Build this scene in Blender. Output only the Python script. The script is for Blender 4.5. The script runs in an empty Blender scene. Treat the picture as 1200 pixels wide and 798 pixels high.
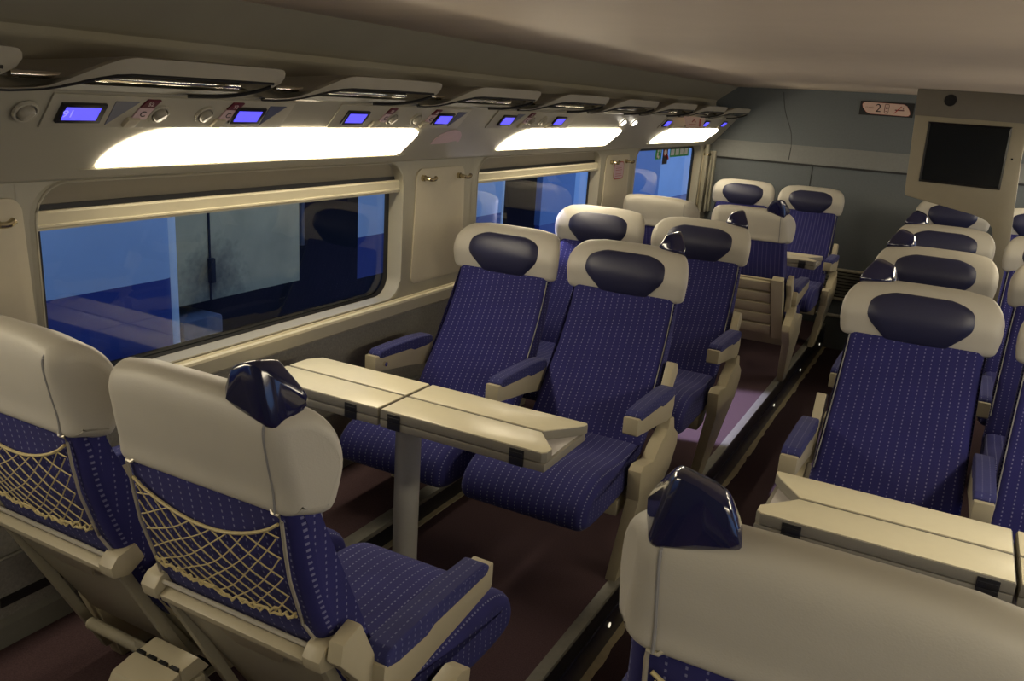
import bpy, bmesh, math, random
from mathutils import Vector, Matrix
random.seed(7)
SC = bpy.context.scene
COL = SC.collection
PI = math.pi

# ------------------------------------------------------------------ materials
def nodes(name):
    m = bpy.data.materials.new(name); m.use_nodes = True
    nt = m.node_tree; b = nt.nodes['Principled BSDF']
    return m, nt, b

def setc(b, col=None, rough=None, metal=None, spec=None, coat=None):
    if col is not None: b.inputs['Base Color'].default_value = (*col, 1)
    if rough is not None: b.inputs['Roughness'].default_value = rough
    if metal is not None: b.inputs['Metallic'].default_value = metal
    if spec is not None: b.inputs['Specular IOR Level'].default_value = spec
    if coat is not None: b.inputs['Coat Weight'].default_value = coat

def mat(name, col, rough=.5, metal=0, spec=.5, var=.08, scale=30, bump=0, bscale=200, coat=0):
    """principled material with a little procedural noise in colour and surface"""
    m, nt, b = nodes(name); setc(b, col, rough, metal, spec, coat)
    tc = nt.nodes.new('ShaderNodeTexCoord')
    if var:
        n = nt.nodes.new('ShaderNodeTexNoise'); n.inputs['Scale'].default_value = scale; n.inputs['Detail'].default_value = 4
        r = nt.nodes.new('ShaderNodeMix'); r.data_type = 'RGBA'
        r.inputs[6].default_value = (*[c*(1-var) for c in col], 1); r.inputs[7].default_value = (*[min(1, c*(1+var)) for c in col], 1)
        nt.links.new(tc.outputs['Object'], n.inputs['Vector']); nt.links.new(n.outputs['Fac'], r.inputs[0])
        nt.links.new(r.outputs[2], b.inputs['Base Color'])
    if bump:
        n2 = nt.nodes.new('ShaderNodeTexNoise'); n2.inputs['Scale'].default_value = bscale
        bp = nt.nodes.new('ShaderNodeBump'); bp.inputs['Strength'].default_value = bump; bp.inputs['Distance'].default_value = .002
        nt.links.new(tc.outputs['Object'], n2.inputs['Vector']); nt.links.new(n2.outputs['Fac'], bp.inputs['Height'])
        nt.links.new(bp.outputs['Normal'], b.inputs['Normal'])
    return m

def emit(name, col, s):
    m, nt, b = nodes(name); setc(b, col, .4)
    b.inputs['Emission Color'].default_value = (*col, 1); b.inputs['Emission Strength'].default_value = s
    return m

def fabric(name, base, dot, du, dv, wu, wv, stagger=True, soft=.35):
    """woven cloth: rows of small pale stitches laid out in metres on the UV layer"""
    m, nt, b = nodes(name); setc(b, base, .85, 0, .25)
    b.inputs['Sheen Weight'].default_value = .06
    N = nt.nodes.new; L = nt.links.new
    uv = N('ShaderNodeUVMap'); uv.uv_map = 'UVMap'
    sep = N('ShaderNodeSeparateXYZ'); L(uv.outputs[0], sep.inputs[0])
    def math_(op, a, bb):
        n = N('ShaderNodeMath'); n.operation = op
        for i, v in enumerate((a, bb)):
            if v is None: continue
            if isinstance(v, (int, float)): n.inputs[i].default_value = v
            else: L(v, n.inputs[i])
        return n.outputs[0]
    u = math_('DIVIDE', sep.outputs[0], du); fu = math_('FRACT', u, None)
    v = math_('DIVIDE', sep.outputs[1], dv)
    if stagger:
        v = math_('ADD', v, math_('MULTIPLY', math_('FLOOR', u, None), .37))
    fv = math_('FRACT', v, None)
    a = math_('LESS_THAN', math_('ABSOLUTE', math_('SUBTRACT', fu, .5), None), wu/2)
    c = math_('LESS_THAN', math_('ABSOLUTE', math_('SUBTRACT', fv, .5), None), wv/2)
    fac = math_('MULTIPLY', a, c)
    tc = N('ShaderNodeTexCoord')
    n = N('ShaderNodeTexNoise'); n.inputs['Scale'].default_value = 9; n.inputs['Detail'].default_value = 3
    L(tc.outputs['Object'], n.inputs['Vector'])
    r = N('ShaderNodeMix'); r.data_type = 'RGBA'
    r.inputs[6].default_value = (*[x*.75 for x in base], 1); r.inputs[7].default_value = (*[x*1.3 for x in base], 1)
    L(n.outputs['Fac'], r.inputs[0])
    mx = N('ShaderNodeMix'); mx.data_type = 'RGBA'; mx.inputs[7].default_value = (*dot, 1)
    L(r.outputs[2], mx.inputs[6]); L(fac, mx.inputs[0]); L(mx.outputs[2], b.inputs['Base Color'])
    n2 = N('ShaderNodeTexNoise'); n2.inputs['Scale'].default_value = 400; L(tc.outputs['Object'], n2.inputs['Vector'])
    bp = N('ShaderNodeBump'); bp.inputs['Strength'].default_value = .25; bp.inputs['Distance'].default_value = .001
    L(n2.outputs['Fac'], bp.inputs['Height']); L(bp.outputs['Normal'], b.inputs['Normal'])
    return m

def glass_mat(name, ior=1.75, tint=(.9, .95, 1)):
    m = bpy.data.materials.new(name); m.use_nodes = True; nt = m.node_tree; nt.nodes.clear()
    o = nt.nodes.new('ShaderNodeOutputMaterial'); mx = nt.nodes.new('ShaderNodeMixShader')
    t = nt.nodes.new('ShaderNodeBsdfTransparent'); t.inputs[0].default_value = (*tint, 1)
    g = nt.nodes.new('ShaderNodeBsdfGlossy'); g.inputs['Roughness'].default_value = .015
    f = nt.nodes.new('ShaderNodeLayerWeight'); f.inputs['Blend'].default_value = .5
    L = nt.links.new
    pw = nt.nodes.new('ShaderNodeMath'); pw.operation = 'POWER'; pw.inputs[1].default_value = 3.5
    ma = nt.nodes.new('ShaderNodeMath'); ma.operation = 'MULTIPLY_ADD'; ma.inputs[1].default_value = .8; ma.inputs[2].default_value = .08
    L(f.outputs['Facing'], pw.inputs[0]); L(pw.outputs[0], ma.inputs[0])
    L(ma.outputs[0], mx.inputs[0]); L(t.outputs[0], mx.inputs[1]); L(g.outputs[0], mx.inputs[2]); L(mx.outputs[0], o.inputs[0])
    return m

M = {}
M['seat'] = fabric('seat_fabric_navy_dotted', (.019, .018, .105), (.15, .15, .27), .0255, .0125, .13, .40)
M['cushion'] = fabric('cushion_fabric_navy_dotted', (.026, .026, .125), (.17, .18, .30), .0255, .0125, .13, .44)
M['armpad'] = fabric('armrest_fabric_navy', (.032, .034, .130), (.12, .125, .24), .0200, .0125, .14, .45)
M['leather'] = mat('headrest_leatherette_beige', (.44, .412, .345), .48, 0, .4, .05, 12, .15, 350)
M['navypad'] = mat('headrest_leatherette_navy', (.020, .021, .052), .42, 0, .45, .15, 8, .2, 500)
M['handle'] = mat('glossy_navy_plastic', (.010, .011, .045), .16, 0, .6, .05, 10, 0, 1, .5)
M['shell'] = mat('beige_painted_shell', (.42, .37, .25), .42, 0, .4, .04, 20)
M['shelldark'] = mat('beige_tray_plastic', (.30, .27, .19), .38, 0, .4, .06, 14)
M['piping'] = mat('grey_seam_piping', (.24, .235, .23), .7, 0, .3, .05)
M['cord'] = mat('net_cord_gold', (.50, .41, .20), .6, 0, .4, .25, 300)
M['wire'] = mat('net_wire_pale', (.50, .46, .36), .35, .4, .5, .05)
M['table'] = mat('table_laminate_cream', (.70, .64, .45), .30, 0, .45, .04, 40, .05, 900)
M['tedge'] = mat('table_edge_grey_beige', (.27, .25, .20), .4, 0, .4, .05)
M['hinge'] = mat('dark_hinge', (.022, .022, .024), .3, 0, .5, .1)
M['inlay'] = mat('pale_inlay', (.55, .52, .50), .3, 0, .5, .05)
M['post'] = mat('grey_painted_post', (.38, .37, .33), .38, 0, .5, .05)
M['chrome'] = mat('polished_chrome', (.78, .74, .64), .16, 1, .5, .02)
M['brass'] = mat('bronze_hook_metal', (.55, .47, .30), .25, 1, .5, .05)
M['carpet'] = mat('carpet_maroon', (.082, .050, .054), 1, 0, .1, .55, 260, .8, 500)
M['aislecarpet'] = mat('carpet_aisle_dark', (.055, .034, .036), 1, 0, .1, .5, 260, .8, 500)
M['nosing'] = mat('step_nosing_grey', (.20, .19, .155), .5, .2, .4, .2, 40)
M['rubber'] = mat('black_rubber', (.012, .012, .013), .45, 0, .4, .1)
M['riser'] = mat('riser_black_gloss', (.014, .014, .016), .3, 0, .5, .2, 10)
M['riserblue'] = mat('riser_blue_black', (.012, .013, .032), .28, 0, .5, .15, 10)
M['tape'] = mat('worn_beige_tape', (.40, .34, .21), .6, 0, .3, .25, 25)
M['wallfab'] = mat('wall_grey_carpeting', (.235, .222, .19), .95, 0, .2, .3, 120, .6, 300)
M['plinth'] = mat('plinth_grey', (.20, .195, .16), .5, 0, .3, .08)
M['sill'] = mat('sill_cream_paint', (.60, .545, .385), .30, 0, .5, .04)
M['silltrim'] = mat('sill_trim_taupe', (.36, .33, .245), .42, 0, .4, .05)
M['pillar'] = mat('pillar_grey_beige', (.36, .335, .255), .4, 0, .4, .04)
M['panel'] = mat('pillar_panel_cream', (.48, .43, .315), .5, 0, .35, .04)
M['strip'] = mat('service_strip_grey_beige', (.33, .31, .245), .28, 0, .5, .05, 8)
M['plate'] = mat('service_plate_grey_beige', (.36, .335, .265), .36, 0, .45, .05, 8)
M['cove'] = mat('blind_cove_taupe', (.27, .24, .18), .5, 0, .3, .05)
M['ceiling'] = mat('ceiling_cream_taupe', (.56, .475, .38), .6, 0, .25, .06, 6)
M['bulk'] = mat('bulkhead_grey_beige', (.30, .275, .215), .55, 0, .3, .06, 8)
M['rack'] = mat('rack_grey_plastic', (.30, .275, .22), .45, 0, .4, .06, 12)
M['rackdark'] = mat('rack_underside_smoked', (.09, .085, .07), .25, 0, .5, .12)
M['endwall'] = mat('end_wall_grey_felt', (.130, .143, .148), .85, 0, .2, .12, 90, .4, 300)
M['endband'] = mat('end_wall_grey_band', (.20, .205, .195), .7, 0, .25, .1, 60)  # lighter grey paints in the light caught by the tilted band
M['seam'] = mat('dark_panel_seam', (.03, .03, .03), .8)
M['tvshell'] = mat('monitor_housing_taupe', (.30, .265, .19), .5, 0, .35, .08, 10)
M['tvtop'] = mat('monitor_box_dark_taupe', (.15, .135, .11), .5, 0, .35, .08, 10)
M['screen'] = mat('monitor_screen_black', (.006, .007, .009), .12, 0, .5, .0)
M['bezelmetal'] = mat('display_bezel_black', (.008, .008, .009), .3, 0, .5, 0)
M['bulkblack'] = mat('void_black', (.008, .008, .008), .9)
M['lamp'] = emit('lamp_diffuser_warm', (1.0, .87, .64), 18.5)
M['lcd'] = emit('lcd_blue', (.10, .085, 1.0), 1.25)
M['lcdtext'] = emit('lcd_pale_text', (.22, .2, 1.0), 1.3)
M['led'] = emit('step_light_led', (1, .92, .7), .9)
M['lit'] = emit('reading_bulb_lit', (1, .93, .8), 3.5)
M['redtag'] = mat('dark_red_tag', (.10, .012, .025), .4)
M['pinktag'] = mat('pale_pink_tag', (.55, .40, .42), .45)
M['text'] = mat('black_print', (.02, .01, .015), .5)
M['wtext'] = mat('pale_print', (.6, .5, .5), .5)
M['signpink'] = mat('sign_face_pale', (.60, .43, .36), .45)
M['signred'] = mat('sign_red', (.36, .04, .03), .45)
M['white'] = mat('white_print', (.75, .76, .75), .5)
M['green'] = mat('sticker_green', (.03, .34, .06), .45)
M['ghost'] = mat('blue_grey_triangle', (.09, .10, .16), .3)
M['glass'] = glass_mat('window_glass')
M['frost'] = glass_mat('rack_glass', 1.5, (.5, .5, .48))
M['etop'] = mat('train_side_silver', (.40, .56, .78), .4, 0, .5, .12, 3)
M['ecorner'] = mat('train_corner_pale_blue', (.80, .90, 1.0), .35, 0, .6, .05, 5)  # pale colour paints the sky highlight on the rounded coach corners
M['emid'] = mat('train_side_mid_blue', (.10, .20, .42), .4, 0, .5, .15, 3)
M['elow'] = mat('train_side_blue', (.025, .05, .26), .35, 0, .5, .15, 3)
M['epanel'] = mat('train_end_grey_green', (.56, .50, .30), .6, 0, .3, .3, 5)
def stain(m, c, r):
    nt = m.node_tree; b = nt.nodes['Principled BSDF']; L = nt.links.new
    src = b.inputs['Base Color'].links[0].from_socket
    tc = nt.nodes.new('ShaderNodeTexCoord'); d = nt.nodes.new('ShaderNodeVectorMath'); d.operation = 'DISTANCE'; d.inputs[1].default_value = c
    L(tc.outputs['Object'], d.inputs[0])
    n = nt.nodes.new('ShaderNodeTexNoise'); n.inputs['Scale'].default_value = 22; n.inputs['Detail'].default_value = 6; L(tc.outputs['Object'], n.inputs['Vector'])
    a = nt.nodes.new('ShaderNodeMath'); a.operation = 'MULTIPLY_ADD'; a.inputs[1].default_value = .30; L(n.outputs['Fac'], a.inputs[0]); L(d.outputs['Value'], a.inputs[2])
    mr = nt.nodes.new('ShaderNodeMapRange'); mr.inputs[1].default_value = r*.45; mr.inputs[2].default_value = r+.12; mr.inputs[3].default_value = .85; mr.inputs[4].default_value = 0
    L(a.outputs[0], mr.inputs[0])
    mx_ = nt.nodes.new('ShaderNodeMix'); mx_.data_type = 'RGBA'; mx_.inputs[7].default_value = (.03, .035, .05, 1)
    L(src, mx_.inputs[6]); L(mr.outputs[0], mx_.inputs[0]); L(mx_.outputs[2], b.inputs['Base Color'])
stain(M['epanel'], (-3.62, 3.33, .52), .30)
M['edark'] = mat('train_gap_dark', (.015, .018, .03), .7, 0, .3, .3, 5)
M['epipe'] = mat('train_pipe_blue_grey', (.14, .17, .24), .4, .3, .5, .2)
M['eground'] = mat('track_bed_teal_grey', (.12, .17, .19), .8, 0, .2, .4, 6)

# ------------------------------------------------------------------ mesh helpers
def mesh(name, verts, faces, m, uvs=None, smooth=False, angle=35):
    me = bpy.data.meshes.new(name)
    me.from_pydata([tuple(v) for v in verts], [], faces)
    me.materials.append(m)
    if uvs is not None:
        l = me.uv_layers.new(name='UVMap')
        for i, lp in enumerate(me.loops): pass
        k = 0
        for f in uvs:
            for t in f: l.data[k].uv = t; k += 1
    bm = bmesh.new(); bm.from_mesh(me)
    bmesh.ops.recalc_face_normals(bm, faces=bm.faces)
    if smooth:
        for f in bm.faces: f.smooth = True
        for e in bm.edges:
            if len(e.link_faces) == 2 and e.calc_face_angle(0) > math.radians(angle): e.smooth = False
    bm.to_mesh(me); bm.free()
    return me

def obj(name, me, parent=None, loc=(0, 0, 0), rot=None):
    o = bpy.data.objects.new(name, me); COL.objects.link(o)
    o.location = loc
    if rot: o.rotation_euler = rot
    if parent: o.parent = parent
    return o

def empty(name, loc=(0, 0, 0), rz=0):
    o = bpy.data.objects.new(name, None); COL.objects.link(o)
    o.location = loc; o.rotation_euler = (0, 0, rz); o.empty_display_size = .1
    return o

def tag(o, label, cat, group=None):
    o['label'] = label; o['category'] = cat
    if group: o['group'] = group
    return o

def structure(o):
    o['kind'] = 'structure'; return o

class MB:
    """collects several shapes for ONE part"""
    def __init__(s): s.v = []; s.f = []
    def add(s, v, f):
        n = len(s.v); s.v += [tuple(x) for x in v]; s.f += [tuple(i+n for i in q) for q in f]; return s
    def box(s, x0, x1, y0, y1, z0, z1):
        v = [(x, y, z) for x in (x0, x1) for y in (y0, y1) for z in (z0, z1)]
        return s.add(v, [(0, 1, 3, 2), (4, 6, 7, 5), (0, 4, 5, 1), (2, 3, 7, 6), (0, 2, 6, 4), (1, 5, 7, 3)])
    def hexa(s, a, b):
        """two quads (4 points each) joined"""
        return s.add(list(a)+list(b), [(0, 1, 2, 3), (7, 6, 5, 4), (0, 4, 5, 1), (1, 5, 6, 2), (2, 6, 7, 3), (3, 7, 4, 0)])
    def prism(s, pts, d):
        n = len(pts); d = Vector(d); v = [Vector(p) for p in pts]; v = v+[p+d for p in v]
        return s.add(v, [tuple(range(n)), tuple(range(2*n-1, n-1, -1))]+[(i, (i+1) % n, (i+1) % n+n, i+n) for i in range(n)])
    def tube(s, pts, r, n=8, closed=False):
        pts = [Vector(p) for p in pts]; rings = []
        up = Vector((0, 0, 1)); k = len(pts)
        for i, p in enumerate(pts):
            a = pts[i-1] if (i > 0 or closed) else p; b = pts[(i+1) % k] if (i < k-1 or closed) else p
            t = (b-a); t = t.normalized() if t.length else Vector((0, 0, 1))
            ref = up if abs(t.z) < .95 else Vector((1, 0, 0))
            u = t.cross(ref).normalized(); w = t.cross(u)
            rr = r[i] if isinstance(r, (list, tuple)) else r
            rings.append([p+rr*(math.cos(2*PI*j/n)*u+math.sin(2*PI*j/n)*w) for j in range(n)])
        v = [q for R in rings for q in R]; f = []
        for i in range(k if closed else k-1):
            for j in range(n):
                a = i*n+j; b = i*n+(j+1) % n; c = ((i+1) % k)*n+(j+1) % n; d = ((i+1) % k)*n+j
                f.append((a, b, c, d))
        if not closed:
            f.append(tuple(range(n))); f.append(tuple(range(len(v)-1, len(v)-n-1, -1)))
        return s.add(v, f)
    def strip(s, A, B):
        n = len(A); return s.add(list(A)+list(B), [(i, i+1, i+1+n, i+n) for i in range(n-1)])
    def mesh(s, name, m, bevel=0, seg=2, smooth=True, angle=35):
        me = mesh(name, s.v, s.f, m)
        bm = bmesh.new(); bm.from_mesh(me)
        bmesh.ops.remove_doubles(bm, verts=bm.verts, dist=1e-5)
        bmesh.ops.recalc_face_normals(bm, faces=bm.faces)
        if bevel:
            es = [e for e in bm.edges if len(e.link_faces) == 2 and e.calc_face_angle(0) > math.radians(25)]
            bmesh.ops.bevel(bm, geom=es, offset=bevel, segments=seg, profile=.6, affect='EDGES', clamp_overlap=True)
        uvl = bm.loops.layers.uv.new('UVMap')
        for f in bm.faces:
            nx, ny, nz = (abs(c) for c in f.normal)
            for l in f.loops:
                c = l.vert.co
                l[uvl].uv = (c.x, c.y) if nz >= max(nx, ny) else ((c.y, c.z) if nx >= ny else (c.x, c.z))
        if smooth:
            for f in bm.faces: f.smooth = True
            for e in bm.edges:
                if len(e.link_faces) == 2 and e.calc_face_angle(0) > math.radians(angle): e.smooth = False
        bm.to_mesh(me); bm.free()
        return me
    def obj(s, name, m, parent=None, loc=(0, 0, 0), rot=None, **k):
        return obj(name, s.mesh(name, m, **k), parent, loc, rot)

def catmull(pts, n=6, closed=True):
    out = []; k = len(pts)
    rng = range(k) if closed else range(k-1)
    for i in rng:
        if closed: p = [Vector(pts[(i+j-1) % k]) for j in range(4)]
        else: p = [Vector(pts[min(max(i+j-1, 0), k-1)]) for j in range(4)]
        for q in range(n):
            t = q/n
            out.append(.5*((2*p[1])+(-p[0]+p[2])*t+(2*p[0]-5*p[1]+4*p[2]-p[3])*t*t+(-p[0]+3*p[1]-3*p[2]+p[3])*t**3))
    if not closed: out.append(Vector(pts[-1]))
    return out

def loft_x(name, profile, hw, r, m, wfun=None, nend=6, nmid=6, rx=None, zfun=None):
    """upholstered block: a side profile (y,z) carried along X with rounded side edges; UVs in metres"""
    pr = [Vector((p[0], p[1])) for p in profile]; k = len(pr)
    area = sum(pr[i].x*pr[(i+1) % k].y-pr[(i+1) % k].x*pr[i].y for i in range(k))
    if area < 0: pr.reverse()
    nor = []
    for i in range(k):
        t = pr[(i+1) % k]-pr[i-1]; t = t.normalized() if t.length else Vector((1, 0)); nor.append(Vector((t.y, -t.x)))
    s = [0]
    for i in range(k): s.append(s[-1]+(pr[(i+1) % k]-pr[i]).length)
    rx = rx or r
    st = []
    for i in range(nend+1):
        a = i/nend*PI/2; st.append((-(hw-rx+rx*math.cos(a)), r*(1-math.sin(a))))
    for i in range(1, nmid): st.append((-(hw-rx)+2*(hw-rx)*i/nmid, 0))
    st += [(-x, ins) for x, ins in reversed(st[:nend+1])]
    v = []; n = len(st)
    for x, ins in st:
        for i in range(k):
            p = pr[i]-nor[i]*ins
            w = wfun(p.x, p.y) if wfun else 1
            v.append((x*w, p.x, p.y-(zfun(x, p.y) if zfun else 0)))
    f = []; uv = []
    for a in range(n-1):
        for i in range(k):
            j = (i+1) % k
            f.append((a*k+i, a*k+j, (a+1)*k+j, (a+1)*k+i))
            xa, xb = st[a][0], st[a+1][0]
            uv.append(((xa, s[i]), (xa, s[i+1]), (xb, s[i+1]), (xb, s[i])))
    for a in (0, n-1):
        f.append(tuple(a*k+i for i in range(k))); uv.append(tuple((v[a*k+i][1], v[a*k+i][2]) for i in range(k)))
    # recalc of normals may flip loops: write uv by face before flipping
    me = bpy.data.meshes.new(name); me.from_pydata(v, [], f); me.materials.append(m)
    l = me.uv_layers.new(name='UVMap'); c = 0
    for q in uv:
        for t in q: l.data[c].uv = t; c += 1
    bm = bmesh.new(); bm.from_mesh(me); bmesh.ops.recalc_face_normals(bm, faces=bm.faces)
    for q in bm.faces: q.smooth = len(q.verts) == 4
    bm.to_mesh(me); bm.free()
    return me

def text_obj(name, body, size, m, parent, origin, right, up, ext=.0006, align='CENTER'):
    cu = bpy.data.curves.new(name, 'FONT'); cu.body = body; cu.size = size; cu.extrude = ext
    cu.align_x = align; cu.align_y = 'CENTER'
    o = bpy.data.objects.new(name, cu); COL.objects.link(o)
    dg = bpy.context.evaluated_depsgraph_get(); dg.update()
    me = bpy.data.meshes.new_from_object(o.evaluated_get(dg)); me.name = name
    bpy.data.objects.remove(o); bpy.data.curves.remove(cu)
    me.materials.clear(); me.materials.append(m)
    right = Vector(right).normalized(); up = Vector(up).normalized(); n = right.cross(up)
    mt = Matrix(((right.x, up.x, n.x, origin[0]), (right.y, up.y, n.y, origin[1]), (right.z, up.z, n.z, origin[2]), (0, 0, 0, 1)))
    me.transform(mt)
    return obj(name, me, parent)

def copy_part(o, parent):
    c = o.copy(); COL.objects.link(c); c.parent = parent; return c

def kids(o): return [c for c in bpy.data.objects if c.parent == o]

def copy_tree(o, loc=None):
    c = o.copy(); COL.objects.link(c)
    if loc: c.location = loc
    for ch in kids(o):
        d = copy_part(ch, c)
        for g in kids(ch): copy_part(g, d)
    return c

# ------------------------------------------------------------------ camera (solved from the photograph's vanishing points)
H = 1.62
F = 991.167
yaw, pit, rol = 4.75820429e-01, 2.79364923e-01, 6.72170317e-02
fw = Vector((-math.sin(yaw)*math.cos(pit), math.cos(yaw)*math.cos(pit), -math.sin(pit)))
rt = Vector((math.cos(yaw), math.sin(yaw), 0)); up = rt.cross(fw)
r2 = math.cos(rol)*rt+math.sin(rol)*up; u2 = -math.sin(rol)*rt+math.cos(rol)*up
cam = bpy.data.cameras.new('camera'); co = bpy.data.objects.new('camera', cam); COL.objects.link(co)
cam.sensor_width = 36; cam.lens = F*36/1200; cam.clip_start = .05
co.matrix_world = Matrix(((r2.x, u2.x, -fw.x, 0), (r2.y, u2.y, -fw.y, 0), (r2.z, u2.z, -fw.z, H), (0, 0, 0, 1)))
SC.camera = co

# ------------------------------------------------------------------ the carriage shell
Y0, YE = -1.3, 7.2
XM = -1.15                       # mirror: right x = XM - left x
def mx(x): return XM-x
def sweep(name, prof, m, y0=Y0, y1=YE, mirror=False, parent=None, smooth=False, kind=True):
    P = [(mx(x) if mirror else x, z) for x, z in prof]
    b = MB().strip([(x, y0, z) for x, z in P], [(x, y1, z) for x, z in P])
    o = b.obj(name, m, parent, smooth=smooth)
    if kind and not parent: structure(o)
    return o

# floors: two platforms, sunken aisle, raised window side
structure(MB().box(-1.66, -.835, Y0, YE, -.23, 0).obj('floor', M['carpet'], smooth=False))
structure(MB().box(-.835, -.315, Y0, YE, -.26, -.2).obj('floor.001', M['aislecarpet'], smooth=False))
structure(MB().box(-.315, .51, Y0, YE, -.23, 0).obj('floor.002', M['carpet'], smooth=False))
structure(MB().box(-2.12, -1.655, Y0, YE, -.1, .12).obj('floor.003', M['carpet'], smooth=False))
structure(MB().box(.505, .97, Y0, YE, -.1, .12).obj('floor.004', M['carpet'], smooth=False))
n = 1
for s in (0, 1):
    X = (lambda x: mx(x)) if s else (lambda x: x)
    def bx(a, b, z0, z1, nm, m, y0=Y0, y1=YE, bev=0):
        x0, x1 = sorted((X(a), X(b)))
        return structure(MB().box(x0, x1, y0, y1, z0, z1).obj(nm, m, bevel=bev))
    bx(-.862, -.822, -.012, .004, 'trim_%d' % n, M['nosing'], bev=.002); n += 1
    bx(-.836, -.823, -.085, -.012, 'trim_%d' % n, M['riser']); n += 1
    bx(-.836, -.819, -.2, -.085, 'trim_%d' % n, M['riserblue']); n += 1
    bx(-1.665, -1.61, .105, .124, 'trim_%d' % n, M['nosing'], bev=.002); n += 1
    bx(-1.66, -1.648, 0, .105, 'trim_%d' % n, M['riser']); n += 1
    bx(-1.65, -1.625, 0, .004, 'trim_%d' % n, M['tape']); n += 1
# worn beige tape along the foot of the riser, ragged edge
ts = MB(); ya = Y0; A = []; B = []
while ya < YE:
    A.append((-.818, ya, -.1965)); B.append((-.790+random.uniform(-.006, .006), ya, -.1965)); ya += .05
ts.strip(A, B)
structure(ts.obj('trim_%d' % n, M['tape'])); n += 1

for s in (False, True):
    side = 'right' if s else 'left'
    sweep('wall_'+side, [(-2.06, .10), (-1.985, .735)], M['wallfab'], mirror=s)
    sweep('baseboard_'+side, [(-2.035, .12), (-2.03, .185), (-2.05, .20)], M['plinth'], mirror=s)
    sweep('trim_%d' % n, [(-1.985, .735), (-1.948, .738), (-1.943, .745), (-1.943, .785)], M['silltrim'], mirror=s); n += 1
    ridge = [(-1.943, .785), (-1.944, .794), (-1.95, .797)]
    for k in range(4):
        x = -1.955-k*.014; ridge += [(x, .7955), (x-.005, .7945), (x-.007, .800), (x-.012, .801)]
    ridge += [(-2.016, .806), (-2.04, .808)]
    sweep('trim_%d' % n, ridge, M['sill'], mirror=s); n += 1
    # wall between and over the windows
    wins = [(-.74, .76), (1.255, 2.80), (3.36, 4.83), (5.42, 6.97)]
    edges = [Y0]+[e for w in wins for e in w]+[YE]
    b = MB()
    for i in range(0, len(edges), 2):
        x0, x1 = sorted(((mx(-2.042) if s else -2.042), (mx(-1.975) if s else -1.975)))
        b.box(x0, x1, edges[i], edges[i+1], .79, 1.37)
    structure(b.obj('wall_%s.001' % side, M['pillar'], smooth=False))
    sweep('wall_%s.002' % side, [(-2.12, .80), (-2.12, .08)], M['bulkblack'], mirror=s)
    # slanted service strip (holds lamps and displays), gutter, rack recess, bulkhead
    sweep('trim_%d' % n, [(-2.06, 1.352), (-1.962, 1.352), (-1.95, 1.358), (-1.90, 1.4183), (-1.77, 1.57)], M['strip'], mirror=s); n += 1
    sweep('trim_%d' % n, [(-1.77, 1.57), (-1.762, 1.574), (-1.762, 1.586), (-1.80, 1.592), (-1.86, 1.60)], M['strip'], mirror=s); n += 1
    sweep('wall_%s.003' % side, [(-1.86, 1.60), (-1.955, 1.63), (-1.962, 1.69), (-1.955, 1.708), (-1.94, 1.716), (-1.79, 1.822)], M['bulk'], mirror=s)
    # outer backing so that no light leaks
    sweep('wall_%s.004' % side, [(-2.10, 1.345), (-2.10, 1.9), (-1.75, 1.9)], M['bulkblack'], mirror=s)

structure(MB().strip([(-1.795, Y0, 1.82), (-1.2, Y0, 1.828), (-.575, Y0, 1.832), (.05, Y0, 1.828), (.645, Y0, 1.82)],
                     [(-1.795, YE, 1.82), (-1.2, YE, 1.828), (-.575, YE, 1.832), (.05, YE, 1.828), (.645, YE, 1.82)]).obj('ceiling', M['ceiling']))
structure(MB().box(-1.8, .65, Y0, YE, 1.86, 1.9).obj('ceiling.001', M['bulkblack'], smooth=False))
structure(MB().box(-2.15, 1.0, Y0-.05, Y0, -.3, 1.9).obj('wall_back', M['endwall'], smooth=False))
# end wall with a slightly proud band, groove and panel seams
e = MB().box(-2.12, .97, YE, YE+.06, -.3, 1.9); structure(e.obj('wall_front', M['endwall'], smooth=False))
structure(MB().prism([(-1.98, YE-.03, 1.262), (-1.98, YE-.03, 1.275), (-1.98, YE, 1.40), (-1.98, YE, 1.262)], (2.8, 0, 0)).obj('trim_%d' % n, M['endband'], smooth=False)); n += 1
structure(MB().box(-1.95, .8, YE-.012, YE, 1.246, 1.262).obj('trim_%d' % n, M['seam'], smooth=False)); n += 1
sm = MB().tube(catmull([(-1.43, YE-.002, 1.80), (-1.40, YE-.002, 1.66), (-1.33, YE-.002, 1.50), (-1.31, YE-.003, 1.38)], 6, False), .0018, 6)
sm.tube([(-1.31, YE-.006, 1.38), (-1.31, YE-.03, 1.275)], .003, 6)
sm.tube([(-1.12, YE-.002, 1.245), (-1.13, YE-.002, .5)], .003, 6)
structure(sm.obj('trim_%d' % n, M['seam'])); n += 1
# upright mouldings in the corner of the end wall
c = MB().box(-1.965, -1.935, YE-.16, YE-.11, .80, 1.355).box(-1.97, -1.90, YE-.05, YE, .80, 1.30).box(-1.93, -1.915, YE-.10, YE-.055, .80, 1.30)
structure(c.obj('trim_%d' % n, M['pillar'], bevel=.006)); n += 1

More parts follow.
